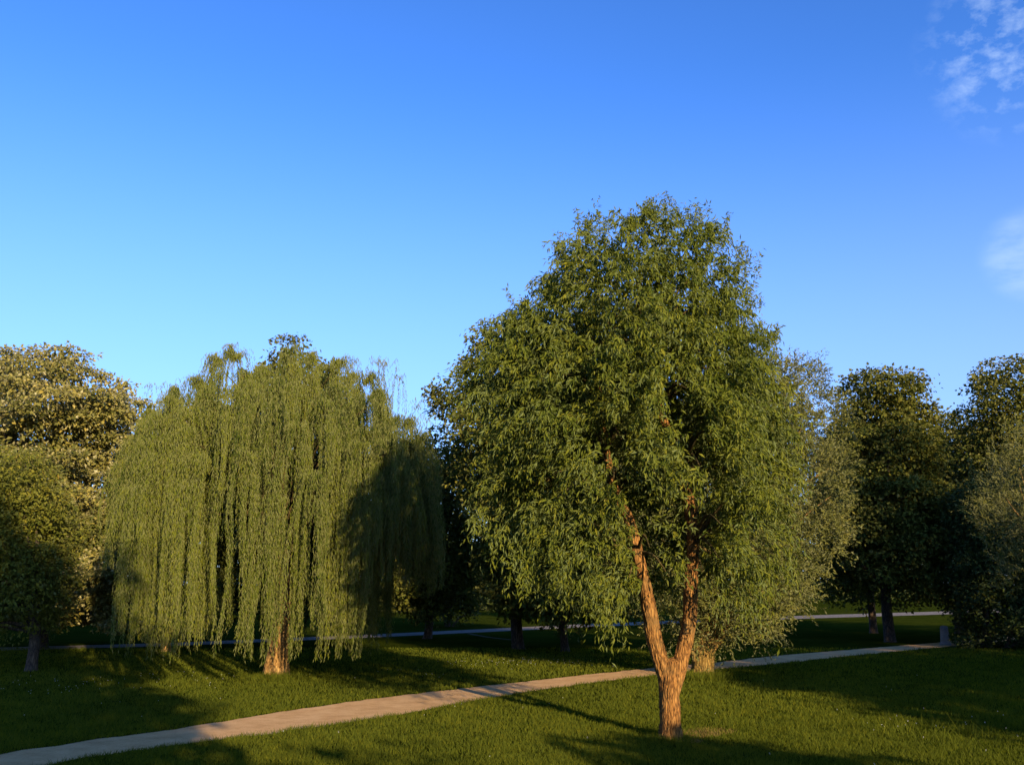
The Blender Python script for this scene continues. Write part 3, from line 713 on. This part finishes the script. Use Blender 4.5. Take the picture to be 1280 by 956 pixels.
bush('bush', 'low drooping bush in deep shade beyond the far path between the willows', bp, prof_px(bp[1], ell_rows(556, 690, 783, 50), cx=bp[0]), 202, 9000, .22, .12, 40, .9, M['leaf_dark'])

# small stone post at the end of the path
def post():
    b = ground(1182, 806)
    root = thing('stone_post', (b[0], b[1], 0), 'small pale grey post where the path meets the dark bush', 'post')
    import bmesh
    bm = bmesh.new()
    prof = [(0.26, -.05), (.25, .1), (.2, .14), (.18, .6), (.17, .86), (.14, .93), (.06, .96)]
    rings = []
    for r, z in prof:
        ring = []
        for k in range(16):
            a = 2*math.pi*k/16
            q = 1/max(abs(math.cos(a)), abs(math.sin(a))); q = .55+.45*q
            ring.append(bm.verts.new((r*q*math.cos(a), r*q*math.sin(a), z)))
        rings.append(ring)
    for a, c in zip(rings, rings[1:]):
        for k in range(16): bm.faces.new((a[k], a[(k+1) % 16], c[(k+1) % 16], c[k]))
    bm.faces.new(rings[-1])
    me = bpy.data.meshes.new('shaft'); bm.to_mesh(me); bm.free()
    link_mesh('shaft', me, M['stone'], root)
post()

# far wood along the meadow beyond the far path: reads as one mass
def far_wood():
    rng = np.random.default_rng(77)
    A = ground(100, 776)[:2]; d = unit(np.array([1.0, .98])); nrm = np.array([-d[1], d[0]])
    lobes = []
    for k in range(620):
        s = rng.uniform(-75, 190); off = rng.uniform(0, 12)**1.0
        hgt = 12.5+2.2*math.sin(s*.21)+1.6*math.sin(s*.47+1)+rng.normal()*.5
        z = rng.uniform(.3, 1)*hgt if rng.uniform() < .7 else rng.uniform(.4, 2.0)
        p = A+d*s+nrm*(off+(0 if z > 2.5 else -1))
        lobes.append((p[0], p[1], z, rng.uniform(1.5, 2.6)))
    lobes = np.array(lobes)
    lv = Leaves(); 
    class O: location = (0, 0, 0)
    crown_broad(rng, lv, lobes, (300, -300), 90000, .7, .5, per=6, layer=.3, spread=.5, out_b=.3)
    V = np.concatenate(lv.V); me = mesh_np('far_wood', V, 4, np.arange(len(V)).reshape(-1, 4), np.concatenate(lv.T))
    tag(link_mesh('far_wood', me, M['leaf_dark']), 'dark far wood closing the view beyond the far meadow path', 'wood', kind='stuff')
far_wood()

# ================================================================== trees behind the photographer (they throw the long evening shade)
def shade_trees():
    specs = [  # x, y, height, crown radius, crown bottom, leaves
        (24.9, 0, 10.2, 4.8, .3, 9000), (31.0, 4, 13.0, 5.2, .3, 9000), (40.5, 8, 22, 7.0, .5, 13000), (50, 15, 22, 7.0, .5, 12000),
        (2.0, -14, 18.3, 6.0, 1.0, 24000), (-9, -12, 17.8, 6.6, 1.0, 24000), (6.6, -19, 18.6, 2.7, 1.0, 9000), (31.9, -6, 24.5, 2.9, .5, 12000), (13.9, -5, 6.55, 3.0, .3, 6000), (9.5, -9, 7.4, 2.6, .8, 1500),
    ]
    proto = None
    for k, (x, y, h, r, bt, nl) in enumerate(specs):
        rng = np.random.default_rng(300+k)
        zz = np.linspace(bt, h, 9); u = (zz-bt)/(h-bt)
        rad = r*np.sqrt(np.clip(1-((u-.4)/.62)**2, 0.02, 1))
        prof = (float(x), zz, rad, rad)
        broad_tree('park_tree', 'tall leafy park tree standing behind the photographer, throwing long shade', 'trees behind the photographer', (x, y), prof, M['leaf_linden'], M['bark_dark'], 90, 1.5 if h > 11 else .9, nl, .5, .38, .35 if h > 11 else .18, 300+k, per=6, layer=.15, spread=.4)
shade_trees()

# ================================================================== grass
def grass():
    rng = np.random.default_rng(9)
    n = 520000
    y0, y1 = 12.5, 46.0
    u = rng.uniform(size=n); Yv = 1/((1/y0)+(1/y1-1/y0)*u)           # density falls off with distance
    X = (rng.uniform(size=n)*2-1)*(Yv*.60+2.0)
    k = ~path_mask(X, Yv, -.07); X, Yv = X[k], Yv[k]; n = len(X)
    sc = Yv/16.0
    # clumps
    cl = np.sin(X*3.1+np.sin(Yv*2.3)*1.7)*np.sin(Yv*2.7+np.sin(X*1.9)*1.3)
    big = np.sin(X*.43+1.3+np.sin(Yv*.31))*np.sin(Yv*.37+np.sin(X*.27)*2)
    h = (.050+.022*cl+rng.exponential(.014, n))*np.clip(sc, .8, 1.35)
    h = np.clip(h, .02, .16)
    wd = .011*sc*rng.uniform(.7, 1.4, n)
    a = rng.uniform(0, 2*np.pi, n); ln = rng.normal(size=(n, 2))*.45
    B = np.stack([X, Yv, np.full(n, -.004)], 1)
    sx = np.stack([np.cos(a), np.sin(a), 0*a], 1)*wd[:, None]/2
    tip = B+np.stack([ln[:, 0]*h, ln[:, 1]*h, h], 1)
    V = np.stack([B-sx, B+sx, tip], 1).reshape(-1, 3)
    tint = np.clip(.45+.14*cl+.16*big+rng.normal(size=n)*.2, 0, 1)
    me = mesh_np('grass', V, 3, np.arange(len(V)).reshape(-1, 3), tint)
    tag(link_mesh('grass', me, M['blade']), 'short mown green grass on both sides of the gravel path', 'grass', kind='stuff')
    # longer tufts round the trunks, and the dry patch beside the large willow
    def tufts(name, spots, mat, label):
        Vs = []; Ts = []
        for (px, py, rad, m, hh) in spots:
            g = ground(px, py)
            ang = rng.uniform(0, 2*np.pi, m); q = rad*np.sqrt(rng.uniform(size=m))
            B = np.stack([g[0]+q*np.cos(ang), g[1]+q*np.sin(ang)*.9, np.full(m, -.004)], 1)
            hgt = hh*rng.uniform(.4, 1.2, m); a = rng.uniform(0, 2*np.pi, m); sx = np.stack([np.cos(a), np.sin(a), 0*a], 1)*(.007*g[1]/17)
            tip = B+np.stack([rng.normal(size=m)*.4*hgt, rng.normal(size=m)*.4*hgt, hgt], 1)
            Vs.append(np.stack([B-sx, B+sx, tip], 1).reshape(-1, 3)); Ts.append(np.clip(rng.normal(size=m)*.2+.5, 0, 1))
        V = np.concatenate(Vs); me = mesh_np(name, V, 3, np.arange(len(V)).reshape(-1, 3), np.concatenate(Ts))
        tag(link_mesh(name, me, mat), label, 'grass', kind='stuff')
    tufts('long_grass', [(838, 926, .45, 900, .14), (345, 850, .9, 1500, .25), (878, 850, .9, 1500, .3), (1160, 918, 1.2, 160, .3), (1105, 912, .8, 120, .3)], M['blade'], 'longer uncut grass tufts round the feet of the willows')
    tufts('dry_grass', [(872, 918, .45, 700, .07), (890, 914, .5, 500, .06), (860, 926, .3, 300, .06)], M['dryblade'], 'dry brownish grass patch right of the forked trunk')
    # white clover heads
    m = 60
    Yf = 1/((1/14)+(1/34-1/14)*rng.uniform(size=m)); Xf = (rng.uniform(size=m)*2-1)*(Yf*.56)
    # denser drifts
    for (px, py, s, q) in [(640, 830, 1.4, 90), (520, 842, 1.5, 12), (90, 858, 2.6, 70), (1180, 905, 1.6, 24), (300, 850, 2, 12)]:
        g = ground(px, py); Xf = np.r_[Xf, g[0]+rng.normal(size=q)*s]; Yf = np.r_[Yf, g[1]+rng.normal(size=q)*s*.7]
    k = ~path_mask(Xf, Yf, .1); Xf, Yf = Xf[k], Yf[k]; m = len(Xf)
    lv = Leaves()
    for j in range(6):
        a = j*np.pi/3+rng.uniform(size=m)
        P = np.stack([Xf, Yf, .075+rng.uniform(size=m)*.03], 1); D = np.stack([np.cos(a), np.sin(a), np.full(m, .5)], 1)
        lv.add(P, D, np.tile([0, 0, 1.0], (m, 1))+rng.normal(size=(m, 3))*.2, .016, .013, rng.uniform(.2, .8, m))
    V = np.concatenate(lv.V); me = mesh_np('clover_flowers', V, 4, np.arange(len(V)).reshape(-1, 4), np.concatenate(lv.T))
    tag(link_mesh('clover_flowers', me, M['flower']), 'tiny white clover heads dotted over the lawn', 'flowers', kind='stuff')
grass()
